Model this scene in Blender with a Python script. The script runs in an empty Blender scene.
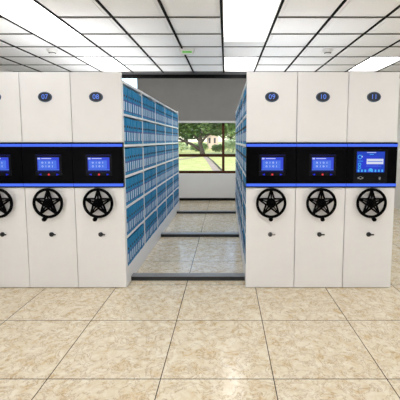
import bpy, bmesh, math, random
from mathutils import Vector, Matrix
random.seed(7)
C = bpy.context.scene.collection
PI = math.pi

# ------------------------------------------------------------------ materials
def lin(c):
    out = []
    for v in c:
        v = v / 255.0
        out.append(v / 12.92 if v <= 0.04045 else ((v + 0.055) / 1.055) ** 2.4)
    return (out[0], out[1], out[2], 1.0)

def new_mat(name):
    m = bpy.data.materials.new(name)
    m.use_nodes = True
    nt = m.node_tree
    return m, nt, nt.nodes['Principled BSDF']

def plain(name, rgb, rough=0.5, metal=0.0, spec=0.5, noise=0.0, scale=30.0, bump=0.0):
    m, nt, b = new_mat(name)
    b.inputs['Roughness'].default_value = rough
    b.inputs['Metallic'].default_value = metal
    b.inputs['Specular IOR Level'].default_value = spec
    b.inputs['Base Color'].default_value = lin(rgb)
    if noise or bump:
        tc = nt.nodes.new('ShaderNodeTexCoord')
        n = nt.nodes.new('ShaderNodeTexNoise')
        n.inputs['Scale'].default_value = scale
        n.inputs['Detail'].default_value = 4
        nt.links.new(tc.outputs['Object'], n.inputs['Vector'])
        if noise:
            r = nt.nodes.new('ShaderNodeValToRGB')
            c = lin(rgb)
            r.color_ramp.elements[0].position = 0.3
            r.color_ramp.elements[1].position = 0.7
            r.color_ramp.elements[0].color = tuple(max(0, v * (1 - noise)) for v in c[:3]) + (1,)
            r.color_ramp.elements[1].color = tuple(min(1, v * (1 + noise)) for v in c[:3]) + (1,)
            nt.links.new(n.outputs['Fac'], r.inputs['Fac'])
            nt.links.new(r.outputs['Color'], b.inputs['Base Color'])
        if bump:
            bp = nt.nodes.new('ShaderNodeBump')
            bp.inputs['Strength'].default_value = bump
            bp.inputs['Distance'].default_value = 0.002
            nt.links.new(n.outputs['Fac'], bp.inputs['Height'])
            nt.links.new(bp.outputs['Normal'], b.inputs['Normal'])
    return m

def glow(name, rgb, strength=1.0, base=(0, 0, 0)):
    m, nt, b = new_mat(name)
    b.inputs['Base Color'].default_value = lin(base)
    b.inputs['Roughness'].default_value = 0.4
    b.inputs['Specular IOR Level'].default_value = 0.1
    b.inputs['Emission Color'].default_value = lin(rgb)
    b.inputs['Emission Strength'].default_value = strength
    return m

M = {}
M['white'] = plain('cabinet_white', (232, 231, 231), 0.42, noise=0.012, scale=6, spec=0.3)
M['frame'] = plain('shelf_white', (236, 235, 234), 0.4)
M['black'] = plain('panel_black', (4, 4, 6), 0.35, spec=0.03, noise=0.1)
M['device'] = plain('device_black', (17, 18, 21), 0.4, spec=0.06, noise=0.1)
M['wheel'] = plain('wheel_black', (2, 2, 3), 0.6, spec=0.04, noise=0.1)
M['navy'] = plain('badge_navy', (22, 27, 38), 0.4, noise=0.05)
M['rim'] = plain('badge_rim', (56, 76, 98), 0.4, noise=0.05)
M['led'] = glow('led_blue', (78, 116, 250), 1.0)
M['digit'] = glow('digit_blue', (104, 146, 252), 1.0)
M['scr_a'] = glow('screen_blue', (54, 74, 212), 1.0)
M['scr_b'] = glow('screen_light_blue', (76, 118, 228), 1.0)
M['scr_c'] = glow('screen_white', (196, 208, 250), 1.0)
M['scr_d'] = glow('screen_edge', (22, 22, 120), 1.0)
M['scr_e'] = glow('screen_deep', (32, 66, 190), 1.0)
M['scr_f'] = glow('screen_mid', (42, 62, 204), 1.0)
M['cyan'] = glow('screen_cyan', (70, 176, 238), 1.0)
M['pale'] = glow('screen_pale', (214, 220, 236), 1.0)
M['btn_b'] = glow('button_blue', (24, 40, 230), 1.0)
M['btn_r'] = glow('button_red', (236, 60, 70), 1.0)
M['icon'] = plain('icon_grey', (130, 134, 140), 0.5, noise=0.05)
M['lock'] = plain('lock_steel', (98, 98, 102), 0.3, metal=0.8, noise=0.1)
M['key'] = plain('key_dark', (46, 46, 48), 0.35, metal=0.5, noise=0.1)
M['chrome'] = plain('key_chrome', (170, 170, 172), 0.25, metal=0.8, noise=0.05)
M['b_body'] = plain('binder_blue', (30, 128, 176), 0.6, spec=0.25, noise=0.12, scale=18)
M['b_band'] = plain('binder_band', (46, 66, 142), 0.5, noise=0.08)
M['b_label'] = plain('binder_label', (196, 210, 228), 0.5, noise=0.04)
M['b_ring'] = plain('binder_ring', (62, 56, 58), 0.45, noise=0.05)
M['rail_top'] = plain('rail_grey', (150, 150, 150), 0.35, metal=0.3, noise=0.05)
M['rail_dark'] = plain('rail_dark', (34, 36, 38), 0.5, noise=0.1)
M['tile'] = plain('ceiling_tile', (243, 243, 243), 0.85, spec=0.1, noise=0.02, scale=60, bump=0.1)
M['tbar'] = plain('ceiling_gap', (14, 13, 13), 0.8, spec=0.1)
M['tgrey'] = plain('ceiling_cross_gap', (92, 88, 84), 0.8, spec=0.1)
M['diffuser'] = glow('light_diffuser', (252, 253, 255), 6.5, base=(230, 230, 230))
M['lframe'] = plain('light_frame', (215, 213, 210), 0.6)
M['wall'] = plain('wall_white', (226, 224, 221), 0.8, spec=0.15, noise=0.015, scale=5)
M['beam_g'] = plain('beam_grey', (92, 92, 92), 0.6)
M['beam_b'] = plain('beam_black', (6, 6, 6), 0.6, spec=0.1)
M['blind'] = plain('blind_grey', (126, 124, 121), 0.85, spec=0.1, noise=0.04, scale=3)
M['blind_bar'] = plain('blind_bar', (196, 194, 192), 0.5)
M['brown'] = plain('window_brown', (72, 40, 17), 0.6, spec=0.2, noise=0.15, scale=12)
M['base'] = plain('baseboard_black', (6, 6, 6), 0.5, spec=0.15, noise=0.6, scale=25)
M['exit_w'] = plain('sign_white', (226, 224, 222), 0.5)
M['exit_g'] = glow('sign_green', (132, 184, 112), 0.8, base=(60, 120, 50))
M['exit_m'] = glow('sign_mark', (96, 164, 80), 0.8, base=(60, 120, 50))
M['det'] = plain('detector_white', (226, 225, 222), 0.5)
M['det_d'] = plain('detector_dark', (60, 60, 60), 0.5)
M['bark'] = plain('bark', (60, 51, 41), 0.9, noise=0.3, scale=6)
M['stone'] = plain('building_pink', (206, 184, 168), 0.85, noise=0.06)
M['roof'] = plain('building_roof', (160, 120, 100), 0.85, noise=0.1)
M['pane_dark'] = plain('building_pane', (70, 72, 78), 0.2)
M['path'] = plain('path_tan', (176, 154, 130), 0.9, noise=0.12, scale=2)
M['edge'] = plain('path_edge', (70, 62, 46), 0.9, noise=0.2, scale=3)

def leaf_mat(name, a, b_):
    m, nt, b = new_mat(name)
    n = nt.nodes.new('ShaderNodeTexNoise'); n.inputs['Scale'].default_value = 1.1; n.inputs['Detail'].default_value = 6
    tc = nt.nodes.new('ShaderNodeTexCoord'); nt.links.new(tc.outputs['Object'], n.inputs['Vector'])
    r = nt.nodes.new('ShaderNodeValToRGB')
    r.color_ramp.elements[0].position = 0.35; r.color_ramp.elements[1].position = 0.65
    r.color_ramp.elements[0].color = lin(a); r.color_ramp.elements[1].color = lin(b_)
    nt.links.new(n.outputs['Fac'], r.inputs['Fac']); nt.links.new(r.outputs['Color'], b.inputs['Base Color'])
    b.inputs['Roughness'].default_value = 0.7
    b.inputs['Specular IOR Level'].default_value = 0.2
    return m
M['leaf_d'] = leaf_mat('leaves_dark', (46, 66, 34), (104, 130, 70))
M['leaf_m'] = leaf_mat('leaves_mid', (78, 104, 54), (150, 174, 104))
M['leaf_l'] = leaf_mat('leaves_light', (146, 166, 104), (214, 222, 170))
M['lawn'] = leaf_mat('lawn_grass', (190, 190, 104), (214, 208, 134))

def glass_mat():
    m = bpy.data.materials.new('window_glass'); m.use_nodes = True
    nt = m.node_tree; nt.nodes.clear()
    o = nt.nodes.new('ShaderNodeOutputMaterial'); t = nt.nodes.new('ShaderNodeBsdfTransparent')
    g = nt.nodes.new('ShaderNodeBsdfGlossy'); g.inputs['Roughness'].default_value = 0.02
    f = nt.nodes.new('ShaderNodeFresnel'); f.inputs['IOR'].default_value = 1.35
    x = nt.nodes.new('ShaderNodeMixShader')
    nt.links.new(f.outputs[0], x.inputs[0]); nt.links.new(t.outputs[0], x.inputs[1]); nt.links.new(g.outputs[0], x.inputs[2])
    nt.links.new(x.outputs[0], o.inputs['Surface'])
    return m
M['glass'] = glass_mat()

def marble():
    m, nt, b = new_mat('marble_floor')
    N = nt.nodes.new; L = nt.links.new
    geo = N('ShaderNodeNewGeometry'); sep = N('ShaderNodeSeparateXYZ'); L(geo.outputs['Position'], sep.inputs[0])
    def math_(op, a, bv=None, c=None):
        n = N('ShaderNodeMath'); n.operation = op
        if isinstance(a, (int, float)): n.inputs[0].default_value = a
        else: L(a, n.inputs[0])
        if bv is not None:
            if isinstance(bv, (int, float)): n.inputs[1].default_value = bv
            else: L(bv, n.inputs[1])
        return n.outputs[0]
    S = 0.7954
    ids = []; lines = []
    for out, off in ((sep.outputs[0], -0.4619), (sep.outputs[1], -0.7101)):
        a = math_('DIVIDE', math_('SUBTRACT', out, off), S)
        ids.append(math_('FLOOR', a))
        fr = math_('FRACT', a)
        d = math_('MINIMUM', fr, math_('SUBTRACT', 1.0, fr))
        lines.append(math_('LESS_THAN', d, 0.0042))
    line = math_('MAXIMUM', lines[0], lines[1])
    # per-tile offset so that each slab has its own veins
    comb = N('ShaderNodeCombineXYZ'); L(ids[0], comb.inputs[0]); L(ids[1], comb.inputs[1])
    wn = N('ShaderNodeTexWhiteNoise'); L(comb.outputs[0], wn.inputs['Vector'])
    sc = N('ShaderNodeVectorMath'); sc.operation = 'SCALE'; L(wn.outputs['Color'], sc.inputs[0]); sc.inputs['Scale'].default_value = 20
    add = N('ShaderNodeVectorMath'); L(geo.outputs['Position'], add.inputs[0]); L(sc.outputs[0], add.inputs[1])
    n1 = N('ShaderNodeTexNoise'); n1.inputs['Scale'].default_value = 11.0; n1.inputs['Detail'].default_value = 8; n1.inputs['Roughness'].default_value = 0.68; n1.inputs['Distortion'].default_value = 0.6
    L(add.outputs[0], n1.inputs['Vector'])
    r1 = N('ShaderNodeValToRGB')
    e = r1.color_ramp.elements
    e[0].position = 0.30; e[0].color = lin((208, 180, 136))
    e[1].position = 0.62; e[1].color = lin((232, 223, 202))
    x = e.new(0.46); x.color = lin((222, 208, 180))
    L(n1.outputs['Fac'], r1.inputs['Fac'])
    # thin brown veins where a second noise crosses its middle
    n2 = N('ShaderNodeTexNoise'); n2.inputs['Scale'].default_value = 7.5; n2.inputs['Detail'].default_value = 9; n2.inputs['Roughness'].default_value = 0.72; n2.inputs['Distortion'].default_value = 1.1
    L(add.outputs[0], n2.inputs['Vector'])
    v = math_('ABSOLUTE', math_('SUBTRACT', n2.outputs['Fac'], 0.5))
    r2 = N('ShaderNodeValToRGB')
    r2.color_ramp.elements[0].position = 0.0; r2.color_ramp.elements[0].color = (0.7, 0.7, 0.7, 1)
    r2.color_ramp.elements[1].position = 0.022; r2.color_ramp.elements[1].color = (0, 0, 0, 1)
    L(v, r2.inputs['Fac'])
    mx = N('ShaderNodeMix'); mx.data_type = 'RGBA'
    L(r2.outputs['Color'], mx.inputs['Factor']); L(r1.outputs['Color'], mx.inputs['A']); mx.inputs['B'].default_value = lin((160, 122, 74))
    mx2 = N('ShaderNodeMix'); mx2.data_type = 'RGBA'
    L(line, mx2.inputs['Factor']); L(mx.outputs['Result'], mx2.inputs['A']); mx2.inputs['B'].default_value = lin((66, 54, 42))
    L(mx2.outputs['Result'], b.inputs['Base Color'])
    b.inputs['Roughness'].default_value = 0.16
    b.inputs['Specular IOR Level'].default_value = 0.4
    return m
M['floor'] = marble()

# ------------------------------------------------------------------ mesh helper
class MB:
    def __init__(self):
        self.bm = bmesh.new(); self.mats = []
    def slot(self, m):
        if m not in self.mats: self.mats.append(m)
        return self.mats.index(m)
    def box(self, x0, x1, y0, y1, z0, z1, m, bevel=0.0):
        vs = [self.bm.verts.new((x, y, z)) for x in (x0, x1) for y in (y0, y1) for z in (z0, z1)]
        idx = [(0, 1, 3, 2), (4, 6, 7, 5), (0, 4, 5, 1), (2, 3, 7, 6), (0, 2, 6, 4), (1, 5, 7, 3)]
        s = self.slot(m); fs = []
        for q in idx:
            f = self.bm.faces.new([vs[i] for i in q]); f.material_index = s; fs.append(f)
        if bevel:
            es = list({e for f in fs for e in f.edges})
            r = bmesh.ops.bevel(self.bm, geom=es, offset=bevel, segments=2, affect='EDGES', profile=0.5)
            for f in r['faces']: f.material_index = s
        return self
    def prism(self, pts, y0, y1, m):
        """polygon pts (x,z) extruded along y"""
        s = self.slot(m)
        a = [self.bm.verts.new((p[0], y0, p[1])) for p in pts]
        b = [self.bm.verts.new((p[0], y1, p[1])) for p in pts]
        n = len(pts)
        fs = [self.bm.faces.new(a), self.bm.faces.new(b[::-1])]
        for i in range(n):
            fs.append(self.bm.faces.new((a[i], b[i], b[(i + 1) % n], a[(i + 1) % n])))
        for f in fs: f.material_index = s
        bmesh.ops.recalc_face_normals(self.bm, faces=fs)
        return self
    def ellipse(self, cx, cz, rx, rz, y0, y1, m, n=32):
        return self.prism([(cx + rx * math.cos(2 * PI * i / n), cz + rz * math.sin(2 * PI * i / n)) for i in range(n)], y0, y1, m)
    def ring(self, c, R, r, m, axis='y', n=40, k=10):
        s = self.slot(m); g = []
        for i in range(n):
            a = 2 * PI * i / n; row = []
            for j in range(k):
                t = 2 * PI * j / k; rr = R + r * math.cos(t); d = r * math.sin(t)
                if axis == 'y': p = (c[0] + rr * math.cos(a), c[1] + d, c[2] + rr * math.sin(a))
                elif axis == 'x': p = (c[0] + d, c[1] + rr * math.cos(a), c[2] + rr * math.sin(a))
                else: p = (c[0] + rr * math.cos(a), c[1] + rr * math.sin(a), c[2] + d)
                row.append(self.bm.verts.new(p))
            g.append(row)
        for i in range(n):
            for j in range(k):
                f = self.bm.faces.new((g[i][j], g[(i + 1) % n][j], g[(i + 1) % n][(j + 1) % k], g[i][(j + 1) % k]))
                f.material_index = s; f.smooth = True
        return self
    def tube(self, pts, rs, m, n=8):
        s = self.slot(m); rows = []
        pts = [Vector(p) for p in pts]
        for i, p in enumerate(pts):
            d = (pts[min(i + 1, len(pts) - 1)] - pts[max(i - 1, 0)]).normalized()
            ref = Vector((0, 1, 0)) if abs(d.y) < 0.9 else Vector((1, 0, 0)); u = d.cross(ref).normalized()
            w = d.cross(u)
            rows.append([self.bm.verts.new(p + rs[i] * (u * math.cos(2 * PI * j / n) + w * math.sin(2 * PI * j / n))) for j in range(n)])
        fs = []
        for i in range(len(rows) - 1):
            for j in range(n):
                fs.append(self.bm.faces.new((rows[i][j], rows[i][(j + 1) % n], rows[i + 1][(j + 1) % n], rows[i + 1][j])))
        fs.append(self.bm.faces.new(rows[0][::-1])); fs.append(self.bm.faces.new(rows[-1]))
        for f in fs: f.material_index = s; f.smooth = True
        bmesh.ops.recalc_face_normals(self.bm, faces=fs)
        return self
    def lathe(self, prof, c, m, axis='z', n=28):
        """prof (r, h) revolved about axis through c"""
        s = self.slot(m); rows = []
        for r, h in prof:
            row = []
            for j in range(n):
                a = 2 * PI * j / n; p, q = r * math.cos(a), r * math.sin(a)
                row.append(self.bm.verts.new((c[0] + p, c[1] + q, c[2] + h) if axis == 'z' else (c[0] + p, c[1] + h, c[2] + q)))
            rows.append(row)
        fs = []
        for i in range(len(rows) - 1):
            for j in range(n):
                fs.append(self.bm.faces.new((rows[i][j], rows[i][(j + 1) % n], rows[i + 1][(j + 1) % n], rows[i + 1][j])))
        fs.append(self.bm.faces.new(rows[0][::-1])); fs.append(self.bm.faces.new(rows[-1]))
        for f in fs: f.material_index = s; f.smooth = True
        bmesh.ops.recalc_face_normals(self.bm, faces=fs)
        return self
    def bar(self, p, q, w, y0, y1, m):
        """flat bar between two (x,z) points, width w"""
        d = Vector((q[0] - p[0], q[1] - p[1])); n = Vector((-d.y, d.x)).normalized() * w / 2
        return self.prism([(p[0] + n.x, p[1] + n.y), (q[0] + n.x, q[1] + n.y), (q[0] - n.x, q[1] - n.y), (p[0] - n.x, p[1] - n.y)], y0, y1, m)
    def build(self, name, parent=None, loc=None):
        bmesh.ops.recalc_face_normals(self.bm, faces=self.bm.faces[:])
        me = bpy.data.meshes.new(name); self.bm.to_mesh(me); self.bm.free()
        for m in self.mats: me.materials.append(m)
        o = bpy.data.objects.new(name, me); C.objects.link(o)
        if parent: o.parent = parent
        if loc: o.location = loc
        return o

def tag(o, label=None, cat=None, group=None, kind=None):
    if label: o['label'] = label
    if cat: o['category'] = cat
    if group: o['group'] = group
    if kind: o['kind'] = kind
    return o
def empty(name, loc=(0, 0, 0)):
    o = bpy.data.objects.new(name, None); C.objects.link(o); o.location = loc
    o.empty_display_size = 0.1
    return o
def text(s, name, size, mat, parent, loc):
    cu = bpy.data.curves.new(name, 'FONT'); cu.body = s; cu.size = size
    cu.align_x = 'CENTER'; cu.align_y = 'CENTER'; cu.extrude = 0.0008; cu.offset = 0.0
    t = bpy.data.objects.new(name + '_tmp', cu); C.objects.link(t)
    dg = bpy.context.evaluated_depsgraph_get(); dg.update()
    me = bpy.data.meshes.new_from_object(t.evaluated_get(dg))
    bpy.data.objects.remove(t); bpy.data.curves.remove(cu)
    me.name = name; me.materials.clear(); me.materials.append(mat)
    me.transform(Matrix.Rotation(PI / 2, 4, 'X'))
    o = bpy.data.objects.new(name, me); C.objects.link(o); o.parent = parent; o.location = loc
    return o
def struct(mb, name):
    return tag(mb.build(name), kind='structure')

# ------------------------------------------------------------------ dimensions
CAM_D, CAM_H = 3.7933, 1.669
W = 0.55; X09 = 0.2173; X08R = -1.1291
ROW_END = 4.47; WALL_Y = 5.753; CEIL = 3.014; CEIL_END = 3.24; TOPZ = 3.6
XL, XR, YF = -4.2, 4.2, -6.5
TX0, TY0, T = -0.0507, 0.147, 0.6

# ------------------------------------------------------------------ room shell
struct(MB().box(XL - .1, XR + .1, YF - .1, WALL_Y + .15, -0.1, 0.0, M['floor']), 'floor')
struct(MB().box(XL - .1, XL, YF - .1, WALL_Y + .15, 0, TOPZ, M['wall']), 'wall_left')
struct(MB().box(XR, XR + .1, YF - .1, WALL_Y + .15, 0, TOPZ, M['wall']), 'wall_right')
struct(MB().box(XL, XR, YF - .1, YF, 0, TOPZ, M['wall']), 'wall_front')
WX0, WX1, WZ0, WZ1 = -3.833, 3.667, 0.757, 3.45
b = MB()
b.box(XL, XR, WALL_Y, WALL_Y + .15, 0, WZ0, M['wall']).box(XL, XR, WALL_Y, WALL_Y + .15, WZ1, TOPZ, M['wall'])
b.box(XL, WX0, WALL_Y, WALL_Y + .15, WZ0, WZ1, M['wall']).box(WX1, XR, WALL_Y, WALL_Y + .15, WZ0, WZ1, M['wall'])
struct(b, 'wall_back')
struct(MB().box(XL, XR, WALL_Y - .015, WALL_Y, 0, 0.072, M['base']), 'baseboard_back')

# window with brown frames
w = tag(empty('window_1', (0, WALL_Y + .04, WZ0)), kind='structure')
def wpart(mb, name): return tag(mb.build(name, w), kind='structure')
fr = MB(); H_ = WZ1 - WZ0
fr.box(WX0, WX1, 0, .07, 0, .07, M['brown']).box(WX0, WX1, 0, .07, H_ - .07, H_, M['brown'])
fr.box(WX0, WX0 + .07, 0, .07, .07, H_ - .07, M['brown']).box(WX1 - .07, WX1, 0, .07, .07, H_ - .07, M['brown'])
wpart(fr, 'window_frame')
zt = 1.256 - WZ0
wpart(MB().box(WX0 + .07, WX1 - .07, .005, .065, zt - .04, zt + .04, M['brown']), 'transom')
xs = [-0.083 + 1.5 * k for k in range(-2, 3)]
for x in xs:
    wpart(MB().box(x - .035, x + .035, .002, .068, .07, zt - .04, M['brown']).box(x - .035, x + .035, .002, .068, zt + .04, H_ - .07, M['brown']), 'mullion')
ed = [WX0 + .07] + xs + [WX1 - .07]
for i in range(len(ed) - 1):
    a = ed[i] + (.035 if i else 0); c = ed[i + 1] - (.035 if i < len(ed) - 2 else 0)
    wpart(MB().box(a, c, .03, .036, .07, zt - .04, M['glass']), 'window_pane')
    wpart(MB().box(a, c, .03, .036, zt + .04, H_ - .07, M['glass']), 'window_pane')
# blind
bl = tag(empty('roller_blind', (0, WALL_Y - .06, 2.144)), 'plain grey roller blind lowered over the upper part of the garden window', 'blind')
MB().box(-2.40, 4.1, 0, .008, .05, 1.30, M['blind']).build('blind_fabric', bl)
MB().box(-2.40, 4.1, -.012, .02, 0, .055, M['blind_bar'], .004).build('bottom_bar', bl)
MB().box(-2.45, 4.12, -.03, .055, 1.30, 1.35, M['blind_bar'], .006).build('cassette', bl)

# ceiling: tiles with dark joints, recessed lights
LCOL = (-8, -4, 0, 4)
LROW = [(-9, -6), (-5, -2), (-1, 2), (3, 5)]
SHORT = 0.24   # the three-tile panels stop short of the joint; a narrow tile fills in
def is_light(c, r):
    return c in (-4, 0, 4) and any(a <= r < b_ for a, b_ in LROW)
b = MB()
c0 = math.floor((XL - TX0) / T); c1 = math.ceil((XR - TX0) / T)
r0 = math.floor((YF - TY0) / T); r1 = math.ceil((CEIL_END - TY0) / T)
for c in range(c0, c1):
    for r in range(r0, r1):
        if is_light(c, r): continue
        x0 = max(XL, TX0 + c * T); x1 = min(XR, TX0 + (c + 1) * T)
        y0 = max(YF, TY0 + r * T); y1 = min(CEIL_END, TY0 + (r + 1) * T)
        if x1 - x0 < .06 or y1 - y0 < .03: continue
        b.box(x0, x1, y0, y1, CEIL + .02, CEIL + .04, M['tbar'])
        b.box(x0 + .014, x1 - .014, y0 + .001, y1 - .001, CEIL + .014, CEIL + .02, M['tgrey'])
        b.box(x0 + .014, x1 - .014, y0 + .011, y1 - .011, CEIL + .008, CEIL + .016, M['tile'])
        if y1 - y0 > .2: b.box(x0 + .055, x1 - .055, y0 + .04, y1 - .04, CEIL, CEIL + .008, M['tile'])
for c in (-4, 0, 4):
    for ra, rb in LROW[:3]:
        x0 = TX0 + c * T; x1 = x0 + T; y1 = TY0 + rb * T; y0 = y1 - SHORT
        b.box(x0, x1, y0 + .002, y1, CEIL + .02, CEIL + .04, M['tbar'])
        b.box(x0 + .014, x1 - .014, y0 + .003, y1 - .011, CEIL + .006, CEIL + .02, M['tile'])
struct(b, 'ceiling')
struct(MB().box(XL, XR, CEIL_END, WALL_Y, TOPZ - .1, TOPZ, M['wall']).box(XL, XR, YF, CEIL_END, CEIL + .2, CEIL + .25, M['wall']), 'ceiling_upper')
struct(MB().box(XL, XR, CEIL_END, CEIL_END + .05, 2.977, TOPZ - .1, M['beam_g']).box(XL, XR, CEIL_END - .002, CEIL_END + .05, 2.907, 2.977, M['beam_b']), 'trim_1')
names = {-4: 'above cabinets 07 and 08', 0: 'above the aisle', 4: 'above cabinet 11'}
rowname = ['hindmost in the room', 'behind the viewer', 'the nearer one in view', 'the farther one by black beam']
for c in (-4, 0, 4):
    for i, (ra, rb) in enumerate(LROW):
        x0 = TX0 + c * T; x1 = x0 + T; y0 = TY0 + ra * T; y1 = TY0 + rb * T - (SHORT if i < 3 else 0)
        l = tag(empty('ceiling_light', ((x0 + x1) / 2, (y0 + y1) / 2, CEIL)),
                'white recessed light panel %s, %s' % (names[c], rowname[i]), 'ceiling light', 'recessed ceiling light panels')
        hx, hy = (x1 - x0) / 2 - .012, (y1 - y0) / 2 - .004
        f = MB()
        for s in (-1, 1):
            f.box(min(s * hx, s * (hx - .012)), max(s * hx, s * (hx - .012)), -hy, hy, .004, .075, M['lframe'])
            f.box(-hx + .012, hx - .012, min(s * hy, s * (hy - .012)), max(s * hy, s * (hy - .012)), .004, .075, M['lframe'])
        f.box(-hx, hx, -hy, hy, .075, .085, M['lframe'])
        f.build('light_frame', l)
        MB().box(-hx + .013, hx - .013, -hy + .013, hy - .013, .062, .074, M['diffuser']).build('diffuser', l)
# T-bar strips along the light columns keep the dark joint line
b = MB()
for k in (-4, -3, 0, 1, 4, 5):
    x = TX0 + k * T
    b.box(x - .0115, x + .0115, YF, CEIL_END, CEIL + .01, CEIL + .02, M['tbar'])
for c in range(c0, c1 + 1):
    x = TX0 + c * T
    if XL < x < XR and c not in (-4, -3, 0, 1, 4, 5): b.box(x - .014, x + .014, YF, CEIL_END, CEIL - .002, CEIL + .02, M['tbar'])
    if XL < x < XR and c in (-4, -3, 0, 1, 4, 5): b.box(x - .013, x + .013, YF, CEIL_END, CEIL - .002, CEIL + .003, M['tbar'])
struct(b, 'trim_2')
b = MB()
for c in range(c0, c1):
    x0 = max(XL, TX0 + c * T); x1 = min(XR, TX0 + (c + 1) * T)
    for r in range(r0 + 1, r1):
        if is_light(c, r) and is_light(c, r - 1): continue
        y = TY0 + r * T
        b.box(x0 + .018, x1 - .018, y - .016, y + .016, CEIL - .001, CEIL + .003, M['tgrey'])
struct(b, 'trim_3')

# exit sign and detectors on the ceiling
e = tag(empty('exit_sign', (-0.580, 1.46, CEIL)), 'small white emergency sign box with green face hanging below the ceiling', 'sign')
MB().prism([(-.115, 0), (.115, 0), (.085, -.075), (-.085, -.075)], -.03, .03, M['exit_w']).build('housing', e)
g = MB().box(-.066, .074, -.034, -.03, -.066, -.036, M['exit_g'])
for x0, x1 in ((-.055, -.03), (-.01, .008), (.02, .058)): g.box(x0, x1, -.0355, -.034, -.058, -.044, M['exit_m'])
g.build('green_face', e)
for x, lab in ((-2.59, 'round white smoke detector on the ceiling above cabinet 07'), (1.51, 'round white smoke detector on the ceiling above cabinet 10')):
    d = tag(empty('smoke_detector', (x, 1.50, CEIL)), lab, 'smoke detector', 'smoke detectors on the ceiling')
    MB().lathe([(.075, 0), (.08, -.012), (.062, -.03), (.058, -.045)], (0, 0, 0), M['det']).build('housing', d)
    MB().lathe([(.038, -.045), (.036, -.062), (.02, -.066)], (0, 0, 0), M['det']).lathe([(.05, -.0452), (.05, -.052)], (0, 0, 0), M['det_d']).build('sensor_cap', d)

# ------------------------------------------------------------------ floor rails
RY = [0.208, 2.085, 4.015]
for y, lab in zip(RY, ('nearest dark steel floor track crossing the aisle, beside the control panels',
                       'middle dark steel floor track crossing the aisle',
                       'farthest dark steel floor track crossing the aisle, towards the window')):
    r = tag(empty('floor_track', (0, y, 0)), lab, 'floor track', 'floor tracks under the shelving')
    MB().box(-2.82, 1.86, 0, .115, 0, .046, M['rail_dark']).build('track_body', r)
    MB().box(-2.82, 1.86, .004, .115, .046, .05, M['rail_top']).build('track_plate', r).__setitem__('label', 'light grey top plate')

# ------------------------------------------------------------------ cabinets
LEVELS = [(0.219, 0.551), (0.581, 0.895), (0.926, 1.245), (1.275, 1.596), (1.624, 1.943), (1.967, 2.299)]
SHELF_Z = [(0.195, 0.219)] + [(LEVELS[i][1], LEVELS[i + 1][0]) for i in range(5)] + [(2.299, 2.328)]
Y0 = 0.045; PITCH = (ROW_END - .03 - Y0) / 5
POST = [Y0 + i * PITCH for i in range(6)]

def plinth(x0, x1):
    m = MB()
    m.box(x0, x1, Y0, ROW_END, .058, .195, M['frame'])
    ys = [Y0] + [v for y in RY for v in (y - .006, y + .121)] + [ROW_END]
    for i in range(0, len(ys), 2):
        m.box(x0, x1, ys[i], ys[i + 1], .003, .058, M['frame'])
    return m

def screen_small(p):
    s = MB(); cx, cz = .012, 0
    s.box(-.135, .155, -.0235, -.02, 1.285, 1.518, M['device'], .0015)
    s.box(-.118, .148, -.0242, -.0235, 1.508, 1.512, M['scr_d']).box(-.125, .14, -.0242, -.0235, 1.327, 1.331, M['scr_d'])
    s.box(-.107, .129, -.0246, -.0235, 1.344, 1.486, M['scr_a'])
    s.box(-.095, .10, -.0250, -.0246, 1.362, 1.452, M['scr_b'])
    s.box(-.107, .129, -.0250, -.0246, 1.344, 1.354, M['scr_b'])
    s.box(-.102, -.075, -.0253, -.0246, 1.464, 1.48, M['scr_c']).box(-.062, .045, -.0253, -.0246, 1.468, 1.477, M['scr_c'])
    for r_ in range(2):
        for k in range(4):
            x = -.052 + k * .036; z = 1.428 - r_ * .04
            s.ring((x, -.0252, z), .0075, .0022, M['scr_c'], n=14, k=4) if k in (0, 2) else s.box(x - .002, x + .003, -.0254, -.025, z - .01, z + .01, M['scr_c'])
    o = s.build('touch_screen', p); o['label'] = 'small lit blue touch screen'
    for x, m, sgn in ((-.083, 'btn_b', -1), (.012, 'btn_r', 0), (.108, 'btn_b', 1)):
        k = MB()
        if sgn: k.prism([(x + sgn * .016, 1.298), (x - sgn * .013, 1.308), (x - sgn * .013, 1.288)], -.0262, -.0235, M[m])
        else: k.ellipse(x, 1.298, .0105, .0105, -.0262, -.0235, M[m], 16)
        b_ = k.build('button', p); b_['label'] = 'red button' if not sgn else 'blue arrow button'

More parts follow.
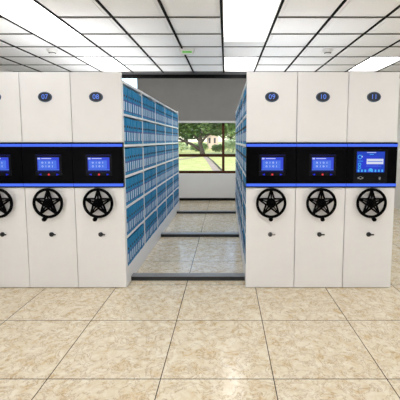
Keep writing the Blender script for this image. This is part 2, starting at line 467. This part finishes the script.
def screen_large(p):
    s = MB()
    s.box(-.172, .202, -.026, -.02, 1.205, 1.572, M['device'], .003)
    s.box(-.137, .166, -.0267, -.026, 1.322, 1.548, M['scr_e'])
    s.box(-.10, .10, -.0270, -.0267, 1.36, 1.50, M['scr_f'])
    s.box(-.03, .152, -.0274, -.0270, 1.412, 1.47, M['pale'])
    s.box(-.02, .142, -.0276, -.0274, 1.437, 1.445, M['scr_b'])
    s.box(-.03, .07, -.0273, -.0267, 1.535, 1.542, M['scr_c']).box(.0, .045, -.0273, -.0270, 1.515, 1.522, M['cyan'])
    s.box(-.035, .13, -.0274, -.0270, 1.388, 1.394, M['scr_b'])
    for k in range(8):
        x = -.115 + k * .037
        s.box(x - .009, x + .009, -.0273, -.0267, 1.327, 1.353, M['cyan'] if k != 3 else M['scr_b'])
    s.ellipse(.017, 1.350, .022, .018, -.0278, -.0267, M['cyan'], 16)
    for z, rr in ((1.49, .02), (1.41, .014), (1.375, .012)):
        s.ring((-.105, -.0268, z), rr, .0035, M['cyan'], n=18, k=4)
    s.box(-.12, -.07, -.0273, -.0267, 1.442, 1.448, M['cyan'])
    s.ellipse(-.082, 1.494, .008, .008, -.0275, -.0267, M['pale'], 12)
    bmesh.ops.translate(s.bm, verts=s.bm.verts[:], vec=(-.032, 0, 0))
    o = s.build('touch_screen', p); o['label'] = 'large lit blue touch screen with icons'
    k = MB()
    k.ring((-.09, -.0262, 1.262), .016, .0025, M['icon'], n=18, k=4).box(-.122, -.108, -.027, -.026, 1.252, 1.270, M['icon']).box(-.072, -.06, -.027, -.026, 1.252, 1.268, M['icon'])
    k.box(-.112, -.07, -.027, -.026, 1.25, 1.254, M['icon'])
    bmesh.ops.translate(k.bm, verts=k.bm.verts[:], vec=(-.032, 0, 0))
    k.build('card_reader', p)
    MB().ring((.088, -.0262, 1.262), .009, .003, M['icon'], n=16, k=4).ellipse(.088, 1.252, .01, .012, -.027, -.026, M['icon'], 12).build('fingerprint_sensor', p)

def cabinet(num, x0, face, key_chrome=False, knob_dx=-.02, label=None):
    """face: 'right'/'left' = open filled shelves on that side; None = shut"""
    cx = x0 + W / 2
    c = tag(empty('mobile_shelving_cabinet', (cx, 0, 0)), label, 'cabinet', 'numbered mobile shelving cabinets')
    hw = W / 2 - .003
    bv = .004
    MB().box(-hw, hw, 0, .04, 1.649, 2.4, M['white'], bv).build('upper_panel', c)
    MB().box(-hw, hw, 0, .04, .006, 1.15, M['white'], bv).build('lower_panel', c)
    # number badge
    bd = MB().ellipse(0, 2.136, .075, .054, -.008, 0, M['rim']).ellipse(0, 2.136, .064, .045, -.0105, -.008, M['navy']).build('number_badge', c)
    text(num, 'badge_number', .072, M['digit'], bd, (0, -.0115, 2.136))
    # control panel
    cp = MB().box(-hw - .002, hw + .002, -.02, .04, 1.152, 1.647, M['black'], .004).build('control_panel', c)
    for z0, z1 in ((1.602, 1.632), (1.167, 1.198)):
        s = MB().box(-hw - .001, hw + .001, -.0225, -.019, z0, z1, M['led']).build('light_strip', cp); s['label'] = 'glowing blue light strip'
    (screen_large if num == '11' else screen_small)(cp)
    # hand wheel
    zc = .985; R = .152; yb, yf = -.052, -.036
    hwl = MB().ring((0, -.05, zc), R, .0155, M['wheel'], n=56, k=12)
    hwl.lathe([(.03, 0.0), (.03, -.06), (.022, -.07)], (0, 0, zc), M['wheel'], axis='y')
    P = [(R * math.sin(2 * PI * k / 5), zc + R * math.cos(2 * PI * k / 5)) for k in range(5)]
    q = R * .382
    Q = [(q * math.sin(2 * PI * (k + .5) / 5), zc + q * math.cos(2 * PI * (k + .5) / 5)) for k in range(5)]
    star = MB()
    for k in range(5):
        star.bar(P[k], Q[k], .0175, yb, yf, M['wheel']); star.bar(P[k], Q[k - 1], .0175, yb, yf, M['wheel'])
        star.bar(P[k], (0, zc), .012, yb - .006, yf, M['wheel'])
    star.ellipse(0, zc, q * .92, q * .92, yb - .004, yf, M['wheel'], 20)
    wheel = hwl.build('handwheel', c)
    star.build('star_spokes', wheel)
    MB().lathe([(.011, 0), (.011, -.02), (.02, -.026), (.024, -.045), (.02, -.062), (.008, -.066)], (knob_dx, -.058, zc - R - .016), M['wheel'], axis='y').ellipse(knob_dx, zc - R - .006, .016, .018, -.058, -.046, M['wheel'], 16).build('wheel_knob', wheel)
    # lock
    lk = MB().lathe([(.026, 0), (.026, -.008), (.022, -.012), (.016, -.016)], (0, 0, .623), M['key'] if not key_chrome else M['lock'], axis='y').build('lock', c)
    MB().box(.012, .054, -.024, -.016, .616, .632, M['chrome'] if key_chrome else M['key'], .002).ring((.004, -.021, .624), .012, .004, M['key'], n=18, k=6).build('key', lk)
    # shelving body behind the panel
    if face is None:
        b_ = MB().box(-hw, hw, Y0, ROW_END, .195, 2.328, M['frame'])
        for s in (-1, 1):
            for i in range(6): b_.box(min(s * hw, s * (hw + .002)), max(s * hw, s * (hw + .002)), POST[i], POST[i] + .03, .2, 2.32, M['frame'])
        b_.build('shelf_body', c)
        plinth(-hw, hw).build('plinth', c)
        return c
    s = 1 if face == 'right' else -1
    fx = s * (hw - .002)      # open face plane
    mid = 0.0
    def bx(m, xa, xb, *r): return m.box(min(xa, xb), max(xa, xb), *r)
    b_ = MB(); bx(b_, -s * hw, mid, Y0, ROW_END, .195, 2.328, M['frame']); b_.build('shelf_body', c)
    plinth(min(-s * hw, fx), max(-s * hw, fx)).build('plinth', c)
    for i in range(6):
        u = MB(); ya = POST[i]; bx(u, fx, mid + s * .004, ya, ya + .03, .195, 2.35 if i == 5 else 2.328, M['frame'])
        if i and s < 0:      # slotted face of the posts
            for z in [0.3 + .05 * k for k in range(40)]:
                bx(u, fx + .02, fx + .032, ya - .0008, ya + .002, z, z + .022, M['key'])
        u.build('upright', c)
    for k, (z0, z1) in enumerate(SHELF_Z):
        for i in range(5):
            u = MB(); bx(u, fx - s * .002, mid, POST[i] + .03, POST[i + 1], z0, z1, M['frame']); u.build('shelf', c)
    return c

# binders -----------------------------------------------------------
NB = 9; BW = (PITCH - .034) / NB; BH = 0.304
def binder_geo(mb, lab, ring, x, y, z, s, h=BH):
    """spine at x facing s, centred on y, standing at z"""
    hw = BW / 2 * .955
    def bx(m, xa, xb, *r): m.box(min(xa, xb), max(xa, xb), *r)
    bx(mb, x - s * .235, x, y - hw, y + hw, z, z + h, M['b_body'])
    for a, c in ((.475, .535), (.865, .905)):
        bx(mb, x, x + s * .0008, y - hw, y + hw, z + h * (1 - c), z + h * (1 - a), M['b_band'])
    bx(lab, x, x + s * .0012, y - hw * .44, y + hw * .44, z + h * (1 - .865), z + h * (1 - .535), M['b_label'])
    ring.ring((x + s * .001, y, z + h * .67), .0105, .006, M['b_ring'], axis='x', n=10, k=4)
def bind_proto(s):
    a, l, r = MB(), MB(), MB()
    binder_geo(a, l, r, 0, 0, 0, s)
    a = a.build('binder'); l = l.build('spine_label', a); r = r.build('finger_ring', a)
    l['label'] = 'pale paper spine label'
    return a
ORD = ['first', 'second', 'third', 'fourth', 'fifth', 'sixth', 'seventh', 'eighth', 'ninth', 'tenth']
LEV = ['bottom shelf', 'fifth shelf down', 'fourth shelf down', 'third shelf down', 'second shelf down', 'top shelf']
BAY = ['first bay', 'second bay', 'third bay', 'fourth bay', 'last bay']
def fill(x, s, cab, choose):
    proto = bind_proto(s); used = False
    rest = (MB(), ); n = 0
    for bay in range(5):
        for lv in range(6):
            for k in range(NB):
                y = POST[bay] + .032 + BW * (k + .5); z = LEVELS[lv][0] + .0005
                sc = random.uniform(.97, 1.0) * min(1, (LEVELS[lv][1] - LEVELS[lv][0] - .008) / BH)
                dx = -s * random.uniform(0, .006)
                if choose(bay, lv):
                    if not used: o = proto; used = True
                    else:
                        o = proto.copy(); C.objects.link(o)
                        for ch in proto.children:
                            q = ch.copy(); C.objects.link(q); q.parent = o
                    o.location = (x + dx, y, z); o.scale = (1, 1, sc)
                    tag(o, (("blue binder, %s, %s behind cabinet 08, %s from bay's front post" % (LEV[lv], BAY[bay], ORD[k])) if cab == '08' else
                            ("blue binder seen edge-on behind cabinet 09, %s, %s from the front" % (LEV[lv], ORD[k]))), 'binder', 'blue binders on the shelves behind cabinet ' + cab)
                else:
                    binder_geo(rest[0], rest[0], rest[0], x + dx, y, z, s, BH * sc); n += 1
    if n:
        tag(rest[0].build('binder_rows'), 'rows of blue binders filling the farther bays behind cabinet %s' % cab, 'binders', kind='stuff')

lab = 'white mobile shelving cabinet numbered %s, '
cabinet('06', X08R - 3 * W, None, label='white mobile shelving cabinet half out of view, next to cabinet 07')
cabinet('07', X08R - 2 * W, None, label=lab % '07' + 'small blue screen and black star handwheel')
cabinet('08', X08R - W, 'right', label=lab % '08' + 'blue binders filling its side along the aisle')
cabinet('09', X09, 'left', key_chrome=True, knob_dx=-.008, label=lab % '09' + 'with a chrome key in its lock')
cabinet('10', X09 + W, None, knob_dx=.002, label=lab % '10' + 'small blue screen and black star handwheel')
cabinet('11', X09 + 2 * W, None, knob_dx=.012, label=lab % '11' + 'with the large touch screen')
fill(X08R - .006, 1, '08', lambda b_, l: True)
fill(X09 + .006, -1, '09', lambda b_, l: b_ == 0 and l in (2, 3, 4))

# ------------------------------------------------------------------ garden
GZ = -0.1
def gstrip(pts, wd, z, m):
    g = MB(); s = g.slot(m); L_ = []; 
    for i, (x, y) in enumerate(pts):
        a = Vector(pts[max(i - 1, 0)]); b_ = Vector(pts[min(i + 1, len(pts) - 1)]); d = (b_ - a).normalized(); n = Vector((-d.y, d.x))
        L_.append((g.bm.verts.new((x + n.x * wd / 2, y + n.y * wd / 2, z)), g.bm.verts.new((x - n.x * wd / 2, y - n.y * wd / 2, z))))
    for i in range(len(L_) - 1):
        f = g.bm.faces.new((L_[i][0], L_[i + 1][0], L_[i + 1][1], L_[i][1])); f.material_index = s
    return g
struct(MB().box(-60, 60, WALL_Y + .3, 900, GZ - .1, GZ, M['lawn']), 'lawn')
D0 = -CAM_D
struct(gstrip([(-0.15, 12 + D0), (-.55, 19.8 + D0), (-1.5, 30 + D0), (-2.6, 40 + D0)], .42, GZ + .02, M['path']), 'path_1')
struct(gstrip([(.12, 12 + D0), (-.22, 19.8 + D0), (-1.2, 30 + D0), (-2.35, 40 + D0)], .16, GZ + .025, M['edge']), 'path_edge')
struct(gstrip([(-7, 27 + D0), (-4.4, 31.5 + D0), (-2.6, 40 + D0), (3, 46 + D0)], .5, GZ + .018, M['path']), 'path_2')

def blob_leaves(g, centres, n, size, m):
    s = g.slot(m)
    for _ in range(n):
        c, r = random.choice(centres)
        v = Vector((random.gauss(0, 1), random.gauss(0, 1), random.gauss(0, 1))).normalized() * random.random() ** .4
        p = Vector(c) + Vector((v.x * r[0], v.y * r[1], v.z * r[2]))
        u = Vector((random.gauss(0, 1), random.gauss(0, 1), random.gauss(0, .6))).normalized(); t = u.orthogonal().normalized()
        q = size * random.uniform(.6, 1.4)
        f = g.bm.faces.new([g.bm.verts.new(p + u * q), g.bm.verts.new(p + t * q * .6), g.bm.verts.new(p - u * q), g.bm.verts.new(p - t * q * .6)])
        f.material_index = s
def tree(loc, trunk, branches, centres, n, size, lm, label, name='tree', cat='tree', group='trees in the garden'):
    t = tag(empty(name, loc), label, cat, group)
    g = MB().tube([p[:3] for p in trunk], [p[3] for p in trunk], M['bark'])
    for br in branches: g.tube([p[:3] for p in br], [p[3] for p in br], M['bark'], 6)
    g.build('trunk', t)
    f = MB(); blob_leaves(f, centres, n, size, M[lm]); f.build('foliage', t)
    return t
# main spreading tree beside the path
tree((-2.75, 40.5 + D0, GZ), [(0, 0, 0, .34), (-.1, 0, .7, .26), (-.35, 0, 1.5, .22), (-.2, 0, 2.6, .18), (.2, 0, 4, .12)],
     [[(-.1, 0, .5, .2), (-1.2, 0, 1.3, .16), (-2.6, .2, 1.9, .12), (-4.4, .3, 2.9, .07)],
      [(-.3, 0, 1.4, .16), (.5, -.2, 2.3, .12), (1.7, -.3, 3.0, .08), (3, -.2, 3.4, .05)],
      [(-.3, 0, 1.6, .14), (-1.4, .1, 2.9, .1), (-2.5, .2, 3.6, .06)],
      [(-2.0, .1, 1.65, .09), (-3.2, .1, 1.6, .06), (-4.2, 0, 1.2, .04)]],
     [((-3.6, 0, 3.6), (1.8, 1.6, 1.1)), ((-1.5, 0, 4.2), (2, 1.6, 1.2)), ((.8, 0, 3.9), (1.8, 1.6, 1.0)), ((-.2, 0, 3.2), (3.6, 1.2, .8)), ((2.8, 0, 3.8), (1.6, 1.4, .9)), ((0, 0, 6.0), (4.6, 2.4, 1.6)), ((-.5, 0, 8.4), (4.4, 2.6, 1.8)), ((.5, 0, 10.8), (3.6, 2.4, 1.7)), ((-4, 0, 2.3), (1.2, 1, .6)), ((1.6, 0, 2.9), (1.1, 1, .5))],
     10000, .22, 'leaf_d', 'large spreading tree with dark leaning branches beside the garden path')
for (x, y, h, wd, lm, lb) in [(-12.5, 62, 9, 3.6, 'leaf_m', 'leafy green tree far across the lawn, behind the spreading tree'),
                              (1.2, 92, 14, 4.4, 'leaf_m', 'mid green tree standing between the pale building and the mullion'),
                              (4.2, 58, 12, 3.6, 'leaf_m', 'leafy green tree beyond the lawn, beside the window mullion'),
                              (-7.5, 105, 15, 5.0, 'leaf_d', 'dark green tree rising far beyond the pale building'),
                              (-8.2, 72, 13, 3.6, 'leaf_d', 'dark green tree between the building and the far leafy tree')]:
    tree((x, y + D0, GZ), [(0, 0, 0, .3), (.05, 0, h * .3, .22), (0, 0, h * .7, .12)], [[(0, 0, h * .3, .14), (1.2, 0, h * .55, .06)], [(0, 0, h * .35, .14), (-1.2, .3, h * .6, .06)]],
         [((0, 0, h * .68), (wd, wd, h * .34)), ((0, 0, h * .3), (wd * .95, wd, h * .16)), ((-wd * .5, 0, h * .5), (wd * .6, wd * .6, h * .22)), ((wd * .5, 0, h * .5), (wd * .6, wd * .6, h * .22))],
         4500, .32, lm, lb)
for (x, y, wd, h, lm, lb) in [(-7.6, 50, 2.4, 1.1, 'leaf_l', 'pale green shrub at the lawn edge under the spreading branches'),
                             (-4.4, 56, 1.6, 1.0, 'leaf_m', 'green shrub at the lawn edge beside the pale building'),
                             (1.0, 52, 1.8, 1.6, 'leaf_l', 'pale green shrub at the lawn edge beside the mullion'),
                             (-1.2, 54, 1.2, .9, 'leaf_d', 'dark green shrub at the lawn edge before the pale building')]:
    t = tag(empty('shrub', (x, y + D0, GZ)), lb, 'shrub', 'shrubs along the lawn edge')
    MB().tube([(0, 0, 0), (.05, 0, h * .6)], [.06, .03], M['bark'], 6).tube([(0, 0, .1), (.4, 0, h * .6)], [.04, .02], M['bark'], 6).build('stem', t)
    f = MB(); blob_leaves(f, [((0, 0, h * .6), (wd, wd * .6, h * .6)), ((wd * .4, 0, h * .9), (wd * .5, wd * .4, h * .5)), ((-wd * .4, 0, h * .8), (wd * .5, wd * .4, h * .5))], 1500, .12, M[lm]); f.build('foliage', t)
bd = tag(empty('building', (-3.0, 74 + D0, GZ)), 'pale pinkish building seen across the lawn through the trees', 'building')
MB().box(-1.15, 1.15, 0, 5, 0, 3.0, M['stone']).build('building_wall', bd)
MB().prism([(-1.4, 3.0), (1.4, 3.0), (.6, 4.0), (-.6, 4.0)], -.3, 5.3, M['roof']).build('building_roof', bd)
for x in (-.55, .55):
    MB().box(x - .2, x + .2, -.04, .02, 1.2, 2.3, M['pane_dark']).build('building_window', bd)

# ------------------------------------------------------------------ light and sky
wd = bpy.data.worlds.new('sky'); bpy.context.scene.world = wd; wd.use_nodes = True
nt = wd.node_tree; bg = nt.nodes['Background']
sky = nt.nodes.new('ShaderNodeTexSky'); sky.sky_type = 'NISHITA'; sky.sun_disc = False
sky.sun_elevation = math.radians(42); sky.sun_rotation = math.radians(200); sky.dust_density = 1.0
nt.links.new(sky.outputs[0], bg.inputs[0]); bg.inputs[1].default_value = 0.5
sun = bpy.data.lights.new('sun', 'SUN'); sun.energy = 2.5; sun.angle = .02; sun.color = (1, .95, .86)
so = bpy.data.objects.new('sun', sun); C.objects.link(so); so.rotation_euler = (math.radians(48), 0, math.radians(-25)); so.location = (0, -3, 12)

for x, e_ in ((-3.0, 56), (2.2, 38)):  # invented fill lights behind the viewer, put in to lift the ceiling
    la = bpy.data.lights.new('added_fill', 'AREA'); la.shape = 'RECTANGLE'; la.size = 1.8; la.size_y = 1.6; la.energy = e_
    lo = bpy.data.objects.new('added_fill', la); C.objects.link(lo)
    la.color = (.97, .98, 1); lo.location = (x, -5.2, .9); lo.rotation_euler = (math.radians(150), 0, 0)

for x in (-1.95, 1.05):  # no fixtures up here: added on the cabinet tops only to brighten the ceiling
    la = bpy.data.lights.new('added_ceiling_fill', 'AREA'); la.shape = 'RECTANGLE'; la.size = 1.5; la.size_y = 3.6; la.energy = 8 if x < 0 else 3.5
    lo = bpy.data.objects.new('added_ceiling_fill', la); C.objects.link(lo); lo.location = (x, 2.1, 2.38); lo.rotation_euler = (PI, 0, 0)
la = bpy.data.lights.new('added_bay_fill', 'AREA'); la.shape = 'RECTANGLE'; la.size = 6; la.size_y = .8; la.energy = 95  # unseen fill added over the window bay to brighten the back wall
lo = bpy.data.objects.new('added_bay_fill', la); C.objects.link(lo); lo.location = (0, 3.9, 3.45); lo.rotation_euler = (math.radians(12), 0, 0)

# ------------------------------------------------------------------ camera
cam = bpy.data.cameras.new('camera'); co = bpy.data.objects.new('camera', cam); C.objects.link(co)
co.location = (0, -CAM_D, CAM_H); co.rotation_euler = (PI / 2 - .092, 0, 0)
cam.sensor_width = 36; cam.lens = 346.0 / 400 * 36
cam.shift_x = (200 - 226.25) / 400; cam.shift_y = (172.4 - 200) / 400
cam.clip_end = 500
sc = bpy.context.scene; sc.camera = co
sc.view_settings.view_transform = 'Standard'; sc.view_settings.look = 'None'
sc.view_settings.exposure = 0.0; sc.view_settings.gamma = 1.0
